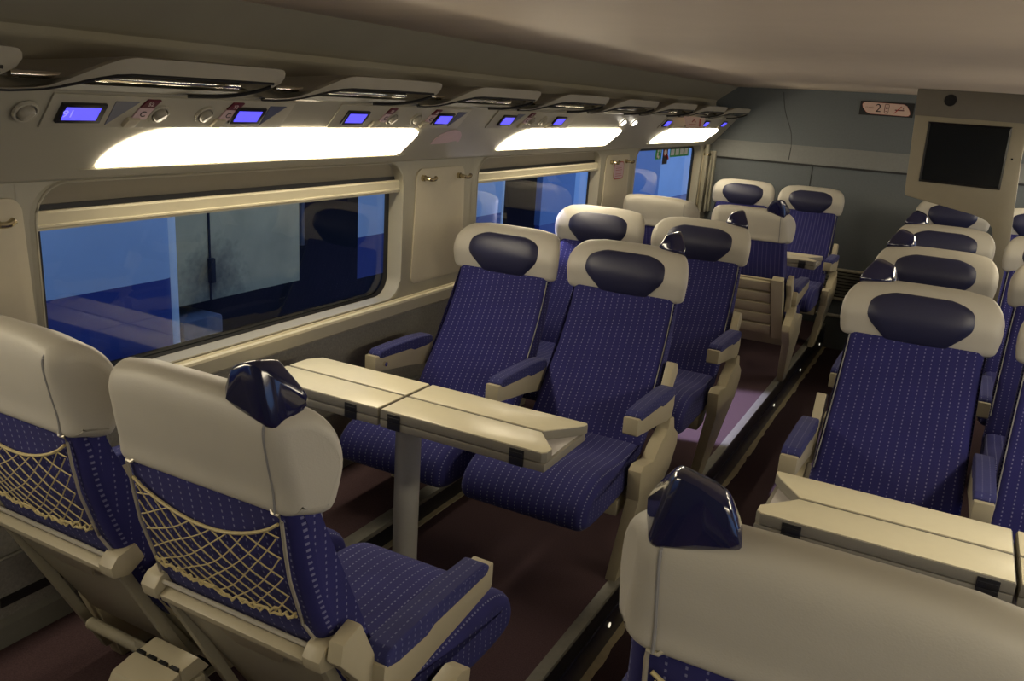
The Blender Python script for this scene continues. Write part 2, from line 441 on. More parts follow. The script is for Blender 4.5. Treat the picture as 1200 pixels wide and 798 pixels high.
# ------------------------------------------------------------------ windows
def rrect(y0, y1, z0, z1, r, x, k=6):
    out = []
    for cy, cz, a0 in ((y1-r, z1-r, 0), (y0+r, z1-r, 90), (y0+r, z0+r, 180), (y1-r, z0+r, 270)):
        for i in range(k+1):
            a = math.radians(a0+90*i/k); out.append((x, cy+r*math.cos(a), cz+r*math.sin(a)))
    return out
def ring(name, A, B, m, parent):
    k = len(A)
    return obj(name, mesh(name, A+B, [(i, (i+1) % k, (i+1) % k+k, i+k) for i in range(k)], m, smooth=True, angle=50), parent)
wi = 1
for s in (False, True):
    for (y0, y1, blind) in ((-.74, .76, True), (1.255, 2.80, True), (3.36, 4.83, True), (5.42, 6.97, False)):
        w = empty('window_%d' % wi, (mx(-2.0) if s else -2.0, (y0+y1)/2, .8)); structure(w); wi += 1
        w.location = (0, 0, 0)
        f = (lambda P: [(mx(x), y, z) for x, y, z in P]) if s else (lambda P: P)
        zt = 1.352
        fr = MB()
        A = f(rrect(y0-.004, y1+.004, .795, zt, .10, -1.972)); B = f(rrect(y0+.012, y1-.012, .806, zt-.006, .095, -1.966))
        C = f(rrect(y0+.016, y1-.016, .810, zt-.01, .09, -1.985)); D = f(rrect(y0+.03, y1-.03, .812, zt-.014, .085, -2.02))
        k = len(A); v = A+B+C+D; ff = []
        for q in range(3): ff += [(q*k+i, q*k+(i+1) % k, (q+1)*k+(i+1) % k, (q+1)*k+i) for i in range(k)]
        MB().tube(f(rrect(y0+.010, y1-.010, .806, zt-.004, .095, -1.968)), .0035, 6, True).obj('bead', M['pillar'], w)
        obj('window_frame', mesh('window_frame', v, ff, M['pillar'], smooth=True, angle=40), w)
        ring('corner_plate', A, f(rrect(y0-.03, y1+.03, .78, zt+.02, .001, -1.9735)), M['pillar'], w)
        ring('rubber_seal', D, f(rrect(y0+.055, y1-.055, .822, zt-.03, .08, -2.024)), M['rubber'], w)
        P = f(rrect(y0+.02, y1-.02, .808, zt-.005, .08, -2.028))
        obj('glass', mesh('glass', P, [tuple(range(len(P)))], M['glass']), w)
        # filler behind the rounded corners
        Q = f([(-2.035, y0-.06, .74), (-2.035, y1+.06, .74), (-2.035, y1+.06, 1.42), (-2.035, y0-.06, 1.42)])
        R = P; vv = f(rrect(y0-.05, y1+.05, .74, 1.42, .02, -2.035)); 
        ring('corner_filler', f(rrect(y0+.03, y1-.03, .815, zt-.012, .085, -2.033)), vv, M['rubber'], w)
        if blind:
            X = (lambda x: mx(x)) if s else (lambda x: x)
            cv = [(-1.980, 1.353), (-1.988, 1.335), (-1.998, 1.315), (-2.004, 1.30), (-2.005, 1.287)]
            b = MB().strip([(X(x), y0+.01, z) for x, z in cv], [(X(x), y1-.005, z) for x, z in cv])
            b.obj('blind_cove', M['cove'], w)
            x0, x1 = sorted((X(-2.015), X(-1.998)))
            MB().box(x0, x1, y0+.012, y1-.012, 1.276, 1.291).obj('blind_slot', M['rubber'], w)
            pr = [(-2.02, 1.276), (-1.985, 1.278), (-1.980, 1.272), (-1.982, 1.245), (-1.978, 1.243), (-1.978, 1.238), (-1.985, 1.234), (-1.985, 1.229), (-2.02, 1.225)]
            MB().prism([(X(x), y0+.014, z) for x, z in pr], (0, y1-y0-.028, 0)).obj('blind_bar', M['sill'], w)
# pillar panels with rounded corners
def pillar_panel(y0, y1, nm):
    P = rrect(y0, y1, .845, 1.318, .03, -1.975)
    top = []
    for (x, y, z) in P:
        t = max(0, (z-1.2)/.118); top.append((x, y+( .03*t if y < (y0+y1)/2 else -.02*t), z))
    b = MB().prism(top, (.008, 0, 0)); return structure(b.obj(nm, M['panel'], bevel=.004))
for i, (a, b_) in enumerate(((.80, 1.250), (2.865, 3.27), (4.895, 5.33), (7.02, 7.12))):
    pillar_panel(a, b_, 'trim_%d' % n); n += 1

# coat hooks
hk = empty('coat_hook')
MB().tube([(0, 0, 0), (.012, 0, 0)], .013, 14).obj('base', M['brass'], hk)
MB().tube(catmull([(.010, 0, 0), (.028, .001, -.001), (.040, .006, -.004), (.044, .022, -.003), (.042, .036, .004)], 5, False), [.009]*5+[.0085]*5+[.008]*5+[.0085]*5+[.009], 10).obj('arm', M['brass'], hk)
hl = [(1.150, 1.268, 'bronze coat hook on the cream pillar at the left edge of the photo'),
      (2.925, 1.280, 'bronze coat hook, left one of two on the pillar after the first full window'),
      (3.20, 1.278, 'bronze coat hook, right one of two on the pillar after the first full window'),
      (4.985, 1.276, 'bronze coat hook over the pink sticker, left one of two on the far pillar'),
      (5.24, 1.274, 'bronze coat hook, right one of two on the far pillar beside the third window'),
      (7.05, 1.272, 'small coat hook between the stickered window and the end wall')]
for i, (y, z, lb) in enumerate(hl):
    o = hk if i == 0 else copy_tree(hk)
    o.location = (-1.967, y, z); tag(o, lb, 'hook', 'coat hooks on the window pillars')

# ------------------------------------------------------------------ slanted service strip: lamps and controls
S0 = Vector((-1.95, 0, 1.36)); SD = Vector((.18, 0, .21)); SN = Vector((.759, 0, -.651))
def sp(t, y, off=0, s=False):
    p = S0+SD*t+SN*off+Vector((0, y, 0))
    return (mx(p.x), p.y, p.z) if s else tuple(p)
def lamp(y0, y1, ty0, ty1, s, nm):
    tb, tt = .133, .594; P = []
    # rounded left end, cut right end
    P.append((y0, tb))
    for i in range(1, 8):
        a = i/8*PI/2; P.append((y0+(ty0+.07-y0)*(1-math.cos(a))*.9+(ty0+.07-y0)*.1*i/8, tb+(tt-tb)*math.sin(a)**1.0))
    P.append((ty0+.07, tt)); P.append((ty1-.05, tt)); P.append((ty1-.01, tt-.04)); P.append((ty1, tt-.11))
    P.append((y1+.01, tb+.03)); P.append((y1-.01, tb))
    t = empty(nm); t.location = (0, 0, 0)
    MB().prism([sp(t_, y, .0015, s) for y, t_ in P], Vector(sp(0, 0, .004, s))-Vector(sp(0, 0, 0, s))).obj('diffuser', M['lamp'], t)
    lip = MB().strip([sp(.10, y0-.05, .001, s), sp(.10, y1+.06, .001, s)], [sp(.118, y0-.05, .007, s), sp(.118, y1+.06, .007, s)])
    lip.obj('lower_lip', M['strip'], t)
    return t
LY = [(-.64, .62, -.52, .66), (1.405, 2.68, 1.525, 2.715), (3.45, 4.75, 3.62, 4.81), (5.54, 6.82, 5.74, 6.94)]
names = ['nearest', 'first', 'second', 'third']
for s in (False, True):
    for i, q in enumerate(LY):
        lb = {1: 'long glowing warm white lamp panel above the nearest full window', 2: 'glowing warm white lamp panel above the second window',
              3: 'shorter looking glowing lamp panel above the far window with green stickers', 0: 'glowing lamp panel on the left wall behind the photographer'}[i]
        if s: lb = ['glowing lamp panel on right wall beside the photographer', 'glowing lamp panel on right wall over the near table', 'glowing lamp panel on right wall over the middle seats', 'glowing lamp panel on right wall by the end wall'][i]
        t = lamp(*q, s, 'ceiling_lamp'); tag(t, lb, 'lamp', 'window lamp panels')

def sbox(mb, y0, y1, t0, t1, o0, o1, skew=0):
    a = [sp(t0, y0, o0), sp(t0, y1, o0), sp(t1, y1+skew, o0), sp(t1, y0+skew, o0)]
    b = [sp(t0, y0, o1), sp(t0, y1, o1), sp(t1, y1+skew, o1), sp(t1, y0+skew, o1)]
    return mb.hexa(a, b)
# raised plates carrying the controls: structure trims
for a, b_ in ((1.205, 1.96), (2.17, 2.96), (3.18, 4.0), (5.40, 6.98)):
    structure(sbox(MB(), a, b_, .625, .985, .0005, .005).obj('trim_%d' % n, M['plate'], bevel=.002)); n += 1
# displays
def display(y):
    t = empty('seat_display')
    sbox(MB(), y-.056, y+.056, .70, .905, .004, .013).obj('bezel', M['bezelmetal'], t, bevel=.002)
    sbox(MB(), y-.046, y+.040, .74, .875, .013, .0145).obj('screen', M['lcd'], t)
    return t
def knob(y, lit=False, far=False):
    t = empty('reading_light')
    c = Vector(sp(.80, y, .005)); u = Vector((0, 1, 0)); w = SD.normalized()
    def circ(r, off, k=16): return [c+SN*off+r*(math.cos(2*PI*i/k)*u+math.sin(2*PI*i/k)*w) for i in range(k)]
    A, B, C, D = circ(.029, 0), circ(.028, .006), circ(.023, .007), circ(.021, .002)
    k = 16; ff = []
    for q in range(3): ff += [(q*k+i, q*k+(i+1) % k, (q+1)*k+(i+1) % k, (q+1)*k+i) for i in range(k)]
    obj('bezel', mesh('bezel', A+B+C+D, ff, M['plate'], smooth=True, angle=50), t)
    ctr = c+SN*.002; tilt = (SN+Vector((0, .35, -.45))).normalized()
    bm = bmesh.new(); bmesh.ops.create_uvsphere(bm, u_segments=16, v_segments=10, radius=.019)
    me = bpy.data.meshes.new('lamp_head')
    for v in bm.verts:
        if v.co.z > .011: v.co.z = .011+.1*(v.co.z-.011)
    for f_ in bm.faces: f_.smooth = True
    bmesh.ops.transform(bm, matrix=Matrix.Translation(ctr+SN*.003) @ tilt.to_track_quat('Z', 'Y').to_matrix().to_4x4(), verts=bm.verts)
    bm.to_mesh(me); bm.free(); me.materials.append(M['lit'] if lit else M['rack']); obj('lamp_head', me, t)
    return t
def seat_tag(y):
    t = empty('seat_number_plate')
    sbox(MB(), y-.016, y+.022, .875, .965, .005, .010, .012).obj('number_strip', M['redtag'], t, bevel=.001)
    sbox(MB(), y-.026, y+.016, .735, .87, .005, .009, .010).obj('letter_strip', M['pinktag'], t, bevel=.001)
    r_ = (0, 1, 0); u_ = SD
    text_obj('letter', 'C', .024, M['text'], t, sp(.80, y, .0095), r_, u_)
    text_obj('number', '52', .016, M['wtext'], t, sp(.92, y+.008, .0105), r_, u_)
    return t
def button(y):
    o = sbox(MB(), y-.017, y+.017, .66, .755, .004, .016, .008).obj('call_button', M['panel'], None, bevel=.004)
    return o
def tri(y, flip=1):
    return MB().prism([sp(.66, y-.03*flip, .0045), sp(.93, y+.035*flip, .0045), sp(.93, y-.03*flip, .0045)], SN*.002).obj('speaker_grille', M['ghost'])
WN = ['above the first full window', 'between the first and second windows', 'above the second window', 'above the far stickered window']
G = 'seat displays on the service strip'
disp = [(1.287, 'blue lit seat display, leftmost on the strip'), (1.797, 'blue lit seat display right of the tags, second from left on the strip'),
        (2.273, 'blue lit seat display over the right half of first window, third from left'), (2.80, 'blue lit seat display over the pillar with two hooks, fourth from left'),
        (3.306, 'blue lit seat display over the left end of second window, fifth from left'), (3.83, 'blue lit seat display over the middle of second lamp, sixth from left'),
        (5.486, 'tiny blue lit seat display left of the hanging pink sign'), (5.99, 'tiny blue lit seat display just under the hanging pink sign'),
        (6.384, 'tiny blue lit seat display right of the hanging pink sign'), (6.898, 'tiny blue lit seat display nearest the end wall')]
for i, (y, lb) in enumerate(disp):
    t = display(y); tag(t, lb, 'display', G)
    if i == 0: text_obj('digits', '91', .03, M['lcdtext'], t, sp(.807, y-.036, .0149), (0, 1, 0), SD, .0002)
kn = [(1.157, 0, 'round swivel reading light at the left edge of the photo, unlit'), (1.50, 0, 'unlit round reading light right of the leftmost red seat tag'), (1.645, 0, 'unlit round reading light left of the second red seat tag'),
      (2.475, 0, 'unlit round reading light near the right end of the first lamp panel'), (2.622, 0, 'unlit round reading light over the gap after the first lamp panel'),
      (3.535, 0, 'unlit round reading light over the left half of the second lamp panel'), (3.66, 0, 'unlit round reading light over the middle of the second lamp panel'),
      (4.69, 1, 'lit reading light, left one of the glowing pair past the second lamp panel'), (4.87, 1, 'lit reading light, right one of the glowing pair past the second lamp panel')]
for y, l, lb in kn:
    t = knob(y, l); tag(t, lb, 'reading light', 'round reading lights on the service strip')
for y, lb in ((1.452, 'dark red and pink seat number plate, leftmost on the strip'), (1.725, 'dark red and pink seat number plate beside the second blue display'),
              (2.435, 'dark red and pink seat number plate beside the third blue display'), (2.715, 'dark red and pink seat number plate beside the fourth blue display'), (3.49, 'dark red and pink seat number plate right of the fifth blue display')):
    tag(seat_tag(y), lb, 'seat number', 'seat number plates')
for y, lb in ((1.425, 'small cream call button under the leftmost seat number plate'), (1.70, 'small cream call button left of the second blue display'), (2.39, 'small cream call button right of the third blue display'),
              (2.69, 'small cream call button left of the fourth blue display'), (3.46, 'small cream call button right of the fifth blue display'), (3.745, 'small cream call button left of the sixth blue display'),
              (5.62, 'tiny cream call button left under the hanging pink sign'), (6.08, 'tiny cream call button right under the hanging pink sign'), (6.5, 'tiny cream call button over the far lamp'), (6.8, 'tiny cream call button near the end wall')):
    tag(button(y), lb, 'button', 'call buttons on the service strip')
for y, fl, lb in ((1.395, 1, 'dark blue grey triangle inset right of the leftmost display'), (1.895, 1, 'dark blue grey triangle inset right of the second display'), (2.905, 1, 'dark blue grey triangle inset right of the fourth display'), (3.40, 1, 'dark blue grey triangle inset right of the fifth display')):
    tag(tri(y, fl), lb, 'speaker', 'triangle insets on the service strip')
# half-moon sticker between the first two lamps
dy_ = 0
P = [(2.93, .30)]+[(2.93+.10*(1-math.cos(a))+.0, .33+.25*math.sin(a)) for a in [PI*i/10 for i in range(0, 11)]]+[(3.10, .36), (3.02, .31)]
st = MB().prism([sp(t, y-.07, .001) for y, t in P], SN*.0015).obj('oval_sticker', M['pinktag']); tag(st, 'pale pink half moon sticker between the first two lamp panels', 'sticker')
# pink notice on the far pillar
P = rrect(5.045, 5.215, 1.165, 1.275, .03, -1.9665)
nt_ = empty('pillar_notice'); tag(nt_, 'small pale pink notice with red edge on the far pillar', 'sticker')
MB().prism(P, (.001, 0, 0)).obj('red_border', M['signred'], nt_)
MB().prism(rrect(5.052, 5.208, 1.172, 1.268, .026, -1.9655), (.001, 0, 0)).obj('face', M['pinktag'], nt_)
b = MB()
for k in range(6): b.box(-1.9645, -1.9640, 5.075, 5.185-.01*(k % 3), 1.185+k*.012, 1.188+k*.012)
b.obj('print_lines', M['signred'], nt_)
# sign hanging under the racks
hs = empty('rack_notice'); tag(hs, 'white and pink notice hanging under the luggage racks near the far window', 'sign')
MB().hexa([(-1.70, 5.60, 1.50), (-1.70, 5.98, 1.495), (-1.70, 6.0, 1.57), (-1.70, 5.53, 1.575)], [(-1.706, 5.60, 1.50), (-1.706, 5.98, 1.495), (-1.706, 6.0, 1.57), (-1.706, 5.53, 1.575)]).obj('face', M['signpink'], hs)
MB().box(-1.6995, -1.699, 5.87, 5.91, 1.51, 1.56).obj('red_mark', M['signred'], hs)
b = MB().tube([(-1.699, 5.70, 1.54), (-1.699, 5.74, 1.555), (-1.699, 5.78, 1.54)], .003, 5).tube([(-1.699, 5.65, 1.525), (-1.699, 5.80, 1.523)], .002, 5)
b.obj('print_lines', M['signred'], hs)

# window stickers on the far window
def wst(name, y0, y1, z0, z1, m, lb, icons):
    t = empty(name); tag(t, lb, 'sticker')
    MB().box(-2.0265, -2.0255, y0, y1, z0, z1).obj('face', m, t)
    b = MB()
    for (a, c, d, e_) in icons: b.box(-2.0253, -2.0248, a, c, d, e_)
    b.obj('pictogram', M['white'], t)
wst('exit_sticker', 5.99, 6.12, 1.255, 1.335, M['green'], 'green emergency sticker with white figure, left one on the far window', [(6.02, 6.05, 1.268, 1.305), (6.05, 6.075, 1.26, 1.28), (6.03, 6.06, 1.308, 1.322), (6.085, 6.105, 1.30, 1.325)])
wst('instruction_sticker', 6.32, 6.80, 1.262, 1.332, M['green'], 'wide green sticker with four white panels on the far window', [(6.34+k*.115, 6.34+k*.115+.085, 1.275, 1.320) for k in range(4)])
ns = empty('prohibition_sticker'); tag(ns, 'small red and white prohibition sticker between the two green stickers', 'sticker')
MB().box(-2.0265, -2.0255, 6.155, 6.27, 1.215, 1.335).obj('backing', M['rubber'], ns)
MB().prism([(-2.0254, 6.21+.045*math.cos(a), 1.30+.030*math.sin(a)) for a in [2*PI*i/16 for i in range(16)]], (.0006, 0, 0)).obj('red_disc', M['signred'], ns)
MB().prism([(-2.0247, 6.21+.030*math.cos(a), 1.30+.020*math.sin(a)) for a in [2*PI*i/16 for i in range(16)]], (.0006, 0, 0)).obj('white_disc', M['white'], ns)
MB().tube([(-2.024, 6.235, 1.285), (-2.024, 6.265, 1.27), (-2.024, 6.275, 1.25)], .008, 6).obj('red_mark', M['signred'], ns)

# ------------------------------------------------------------------ luggage racks
def rack_meshes():
    y1 = 0.0
    P = [(-1.715, -.700, 1.574), (-1.712, -.66, 1.574), (-1.705, -.62, 1.577)]
    for i in range(1, 7):
        t = i/6; e_ = t*t*(3-2*t); P.append((-1.705+.10*e_, -.62+.17*t, 1.577+.072*e_))
    P += [(-1.602, -.30, 1.650), (-1.60, -.15, 1.650), (-1.60, -.025, 1.650)]
    Q = []
    for i, p in enumerate(P):
        fl = min(1, max(0, (p[2]-1.577)/.072)); Q.append((p[0]-.012, p[1]-.004*fl-(.006 if i > 10 else 0), p[2]-.004-.032*fl))
    P += [(-1.601, -.008, 1.648), (-1.604, 0, 1.641), (-1.609, .002, 1.630), (-1.617, -.006, 1.615), (-1.636, -.026, 1.599), (-1.668, -.058, 1.585), (-1.700, -.10, 1.578), (-1.716, -.15, 1.575), (-1.723, -.21, 1.574)]
    Q += [(-1.614, -.036, 1.614), (-1.616, -.038, 1.612), (-1.620, -.040, 1.609), (-1.628, -.048, 1.603), (-1.648, -.066, 1.593), (-1.676, -.092, 1.583), (-1.703, -.125, 1.577), (-1.717, -.17, 1.5748), (-1.724, -.21, 1.5735)]
    NP = 13
    b = MB().strip(P, Q)
    P2 = [(x-.012, y, z+.003) for x, y, z in P]; Q2 = [(x-.014, y, z+.002) for x, y, z in Q]
    b.strip(P, P2); b.strip(Q, Q2); b.strip(P2, Q2)
    lip = b
    ret = [(-1.618, -.039, 1.606), (-1.63, -.05, 1.599), (-1.65, -.068, 1.590), (-1.68, -.096, 1.580), (-1.705, -.13, 1.574), (-1.718, -.17, 1.572), (-1.726, -.21, 1.571)]
    hook = MB().tube(catmull(ret, 4, False), .0050, 6)
    seal = MB().tube([(x-.002, y, z) for x, y, z in Q[:NP]]+[(-1.617, -.037, 1.611)], .0045, 6)
    top = MB()
    A = [p for p in P2[:NP+2]]; B = [(-1.93, p[1], 1.632) for p in P2[:NP+2]]
    top.strip(A, B)
    und = MB()
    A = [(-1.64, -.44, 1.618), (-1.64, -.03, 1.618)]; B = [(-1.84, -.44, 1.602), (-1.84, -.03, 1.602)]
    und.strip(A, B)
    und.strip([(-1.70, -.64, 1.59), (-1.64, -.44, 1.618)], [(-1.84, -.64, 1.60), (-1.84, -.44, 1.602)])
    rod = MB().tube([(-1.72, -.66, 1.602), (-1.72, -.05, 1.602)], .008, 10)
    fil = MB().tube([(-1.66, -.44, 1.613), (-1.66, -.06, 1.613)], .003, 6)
    return lip, hook, seal, top, und, rod, fil
parts = None
rl = ['cut off luggage rack at the left edge of the photo', 'largest luggage rack, above the left end of the first window', 'second luggage rack from the left with a pale rod', 'third luggage rack from left, over the pillar with hooks', 'fourth luggage rack from left, over the second lamp',
      'fifth luggage rack from left, past the second lamp', 'luggage rack just left of the hanging pink notice', 'luggage rack just right of the hanging pink notice', 'smallest luggage rack, touching the end wall']
rk = None
for k in range(9):
    yc = .995+.743*k
    if rk is None:
        rk = empty('luggage_rack'); L_ = rack_meshes()
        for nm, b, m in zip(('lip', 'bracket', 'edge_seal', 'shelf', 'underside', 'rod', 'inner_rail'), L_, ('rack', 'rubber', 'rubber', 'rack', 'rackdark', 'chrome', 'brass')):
            b.obj(nm, M[m], rk, smooth=True, angle=40)
        t = rk
    else: t = copy_tree(rk)
    t.location = (0, (1.035 if k == 0 else yc) if k < 8 else 6.9, 0); tag(t, rl[k], 'luggage rack', 'luggage racks above the windows')

# ------------------------------------------------------------------ seats
BACK = catmull([(-.315, .44), (-.285, .52), (-.215, .63), (-.150, .755), (-.106, .868), (-.090, .945), (-.085, .965), (-.024, .965), (-.030, .90), (-.045, .815), (-.087, .69), (-.15, .56), (-.235, .445), (-.29, .405)], 5)
HEADP = [(-.080, .938), (-.100, .985), (-.110, 1.030), (-.100, 1.075), (-.072, 1.115), (-.035, 1.134), (-.002, 1.126), (.010, 1.095), (.002, 1.04), (-.010, .985), (-.014, .950), (-.030, .940)]
HEAD = catmull(HEADP, 5)
CUSH = catmull([(-.29, .455), (-.45, .455), (-.62, .468), (-.715, .458), (-.780, .420), (-.805, .37), (-.79, .325), (-.72, .305), (-.56, .305), (-.42, .315), (-.36, .35), (-.30, .42)], 5)
cache = {}
def cm(key, fn):
    if key not in cache: cache[key] = fn()
    return cache[key]

def pad_mesh():
    # shield-shaped navy pad following the front of the headrest
    fr = catmull([(-.080, .941), (-.100, .985), (-.110, 1.030), (-.100, 1.075), (-.082, 1.104)], 6, False)
    k = len(fr); v = []; f = []; nu = 16
    for i, p in enumerate(fr):
        t = i/(k-1)
        if t < .5: a = t/.5; h = .100+.062*(a*a*(3-2*a))**.8
        else: a = (t-.5)/.5; h = .162*(1-.55*a**3.2)
        tn = (fr[min(i+1, k-1)]-fr[max(i-1, 0)]).normalized(); nn = Vector((-tn.y, tn.x))
        if nn.x > 0: nn = -nn
        for j in range(nu+1):
            s = -1+2*j/nu
            puff = .0055+.010*(1-abs(s)**4)*(1-(2*t-1)**4)
            if abs(s) == 1 or i in (0, k-1): puff = -.002
            q = p+nn*puff; v.append((s*h, q.x, q.y))
    for i in range(k-1):
        for j in range(nu): f.append((i*(nu+1)+j, i*(nu+1)+j+1, (i+1)*(nu+1)+j+1, (i+1)*(nu+1)+j))
    return mesh('head_pad', v, f, M['navypad'], smooth=True, angle=70)

def handle_mesh(s):
    pts = [(.085, .014, 1.122), (.105, .012, 1.178), (.165, .012, 1.200), (.186, .012, 1.095), (.098, -.05, 1.128), (.118, -.03, 1.18), (.172, -.03, 1.194), (.216, -.06, 1.128), (.196, -.015, 1.088), (.14, .015, 1.194)]
    bm = bmesh.new()
    vs = [bm.verts.new((s*x, y, z)) for x, y, z in pts]
    r = bmesh.ops.convex_hull(bm, input=vs)
    bmesh.ops.delete(bm, geom=[g for g in r['geom_interior'] if isinstance(g, bmesh.types.BMVert)], context='VERTS')
    bmesh.ops.dissolve_limit(bm, angle_limit=.12, verts=bm.verts, edges=bm.edges)
    bmesh.ops.recalc_face_normals(bm, faces=bm.faces)
    bmesh.ops.bevel(bm, geom=list(bm.edges), offset=.009, segments=3, profile=.5, affect='EDGES', clamp_overlap=True)
    for f in bm.faces: f.smooth = True
    bmesh.ops.translate(bm, verts=bm.verts, vec=(0, 0, 0))
    me = bpy.data.meshes.new('grab_handle'); bm.to_mesh(me); bm.free(); me.materials.append(M['handle']); return me

def arm_body(x):
    P = [(-.555, .645), (-.555, .590), (-.548, .583), (-.47, .572), (-.33, .555), (-.22, .535), (-.17, .54), (-.155, .58), (-.16, .625), (-.19, .645), (-.30, .640), (-.515, .640)]
    return MB().prism([(x-.026, y, z) for y, z in P], (.052, 0, 0)).mesh('armrest', M['shell'], bevel=.006)
def arm_pad(x):
    P = [(-.535, .648), (-.53, .634), (-.515, .629), (-.32, .622), (-.295, .612), (-.20, .612), (-.165, .62), (-.162, .64), (-.18, .655), (-.26, .662), (-.42, .664), (-.515, .661)]
    return MB().prism([(x-.028, y, z) for y, z in P], (.056, 0, 0)).mesh('arm_pad', M['armpad'], bevel=.009, seg=3)
def arm_button(x):
    return MB().tube([(x, -.500, .605), (x+.036, -.500, .605)], .009, 12).mesh('arm_button', M['chrome'])

def side_frame(s, x):
    """stepped top of the aisle-side support, under the armrest"""
    P = [(-.145, .53), (-.125, .48), (-.065, .44), (-.066, .40), (-.135, .315), (-.462, .315), (-.474, .428), (-.44, .442), (-.34, .425), (-.285, .465), (-.235, .485), (-.205, .50), (-.195, .54)]
    return MB().prism([(x-.024, y, z) for y, z in P], (.048, 0, 0)).mesh('side_frame', M['shell'], bevel=.006)
def bracket_mesh(s, x):
    P = [(-.125, .728), (-.075, .712), (-.068, .675), (-.130, .60), (-.145, .50), (-.205, .50), (-.185, .60)]
    return MB().prism([(x-.016, y, z) for y, z in P], (.032, 0, 0)).mesh('back_bracket', M['shell'], bevel=.005)
def leg_mesh(s, x):
    a = [(x-.023, -.460, .32), (x+.023, -.460, .32), (x+.023, -.140, .32), (x-.023, -.140, .32)]
    x2 = x-s*.04
    b = [(x2-.02, -.49, 0), (x2+.02, -.49, 0), (x2+.02, -.385, 0), (x2-.02, -.385, 0)]
    return MB().hexa(a, b).mesh('leg', M['shell'], bevel=.005)

def shell_mesh(groove):
    b = MB()
    P = [(-.155, .60), (-.135, .595), (-.195, .50), (-.30, .33), (-.36, .24), (-.46, .235), (-.46, .295), (-.38, .305), (-.315, .38), (-.24, .46)]
    b.prism([(-.215, y, z) for y, z in P], (.43, 0, 0))
    return b.mesh('back_shell', M['shell'], bevel=.006)
def tray_mesh(groove):
    b = MB()
    # slab lying against the sloping shell
    y0, z0, y1, z1 = (-.055, .735, -.30, .33) if groove else (-.105, .662, -.315, .32)
    d = Vector((0, y1-y0, z1-z0)); nn = Vector((0, .9, -.43)).normalized()
    def q(x, t, o): p = Vector((x, y0, z0))+d*t+nn*o; return tuple(p)
    def slab(x0, x1, t0, t1, o0, o1): b.hexa([q(x0, t0, o0), q(x1, t0, o0), q(x1, t1, o0), q(x0, t1, o0)], [q(x0, t0, o1), q(x1, t0, o1), q(x1, t1, o1), q(x0, t1, o1)])
    slab(-.185, .185, .03, 1, .012, .026)
    if groove:
        for k in range(5): slab(-.15, .185, .05+k*.19, .05+k*.19+.150, .026, .046)
        slab(-.225, -.162, -.02, 1.0, .010, .055)
    return b.mesh('tray_table', M['shelldark'] if not groove else M['shell'], bevel=.003)
def tray_trim():
    b = MB(); y0, z0 = .022, .668
    b.prism([(-.18, -.086, .660), (-.18, -.067, .650), (-.18, -.072, .636), (-.18, -.087, .625), (-.18, -.095, .63)], (.36, 0, 0))
    # shaped finger lip
    d = Vector((0, -.21, -.342)).normalized(); nn = Vector((0, .85, -.52)).normalized(); o = Vector((0, -.105, .655))
    Q = [(-.18, .02), (-.11, .03), (-.085, .072), (.03, .078), (.055, .03), (.18, .02), (.18, 0), (-.18, 0)]
    b.prism([tuple(Vector((x, 0, 0))+o+d*t+nn*.027) for x, t in Q], nn*.006)
    return b.mesh('tray_lip', M['shell'], bevel=.002)
def tray_rod():
    b = MB().tube([(-.19, -.080, .672), (.19, -.080, .672)], .0048, 8)
    return b.mesh('tray_rod', M['wire'])
def lower_rod():
    return MB().tube([(-.182, -.297, .318), (.182, -.297, .318)], .005, 8).mesh('lower_rod', M['wire'])
def clip_mesh(s):
    x = s*.203
    return MB().prism([(x-.021, -.12, .695), (x-.021, -.075, .684), (x-.021, -.058, .665), (x-.021, -.064, .640), (x-.021, -.10, .632), (x-.021, -.14, .655)], (.042, 0, 0)).mesh('hinge_block', M['shell'], bevel=.006)
def strut_mesh(s):
    x = s*.195
    return MB().hexa([(x-.010, -.085, .64), (x+.010, -.085, .64), (x+.010, -.11, .64), (x-.010, -.11, .64)], [(x-.010, -.32, .17), (x+.010, -.32, .17), (x+.010, -.345, .17), (x-.010, -.345, .17)]).mesh('tray_arm', M['shelldark'], bevel=.003)

def bsurf(z):
    """rear surface y of the backrest at height z"""
    T = [(.445, -.235), (.56, -.15), (.69, -.087), (.815, -.045), (.90, -.030), (.965, -.024)]
    for (z0, y0), (z1, y1) in zip(T, T[1:]):
        if z <= z1: return y0+(y1-y0)*(z-z0)/(z1-z0)
    return -.03
def net_mesh():
    b = MB(); rnd = random.Random(3)
    def top(u): return .925-.055*math.sin(PI*min(1, u*1.0))**.8-.012*u
    def bot(u): return .735-.02*math.sin(PI*u)
    hw = .172
    def pt(u, v):
        z = bot(u)*(1-v)+top(u)*v; return Vector((-hw+2*hw*u, bsurf(z)+.009+.006*math.sin(PI*u)*math.sin(PI*v), z))
    n = 7.5
    for fam in (1, -1):
        for k in range(-5, 13):
            P = []
            for i in range(25):
                v = i/24; u = (k/n)+fam*v*.62+(0 if fam > 0 else .3)
                wob = .012*math.sin(7*v+k*1.7)
                u += wob
                if 0 <= u <= 1: P.append(pt(u, max(0, v-.0)))
            if len(P) > 2: b.tube(P, .0014, 5)
    b.tube([pt(i/16, 1.0) for i in range(17)], .0032, 6)
    for r in range(2):
        b.tube([pt(i/40, .0+.02*r)+Vector((0, rnd.uniform(0, .006), rnd.uniform(-.006, .006))) for i in range(41)], .0026, 5)
    return b.mesh('luggage_net', M['cord'])
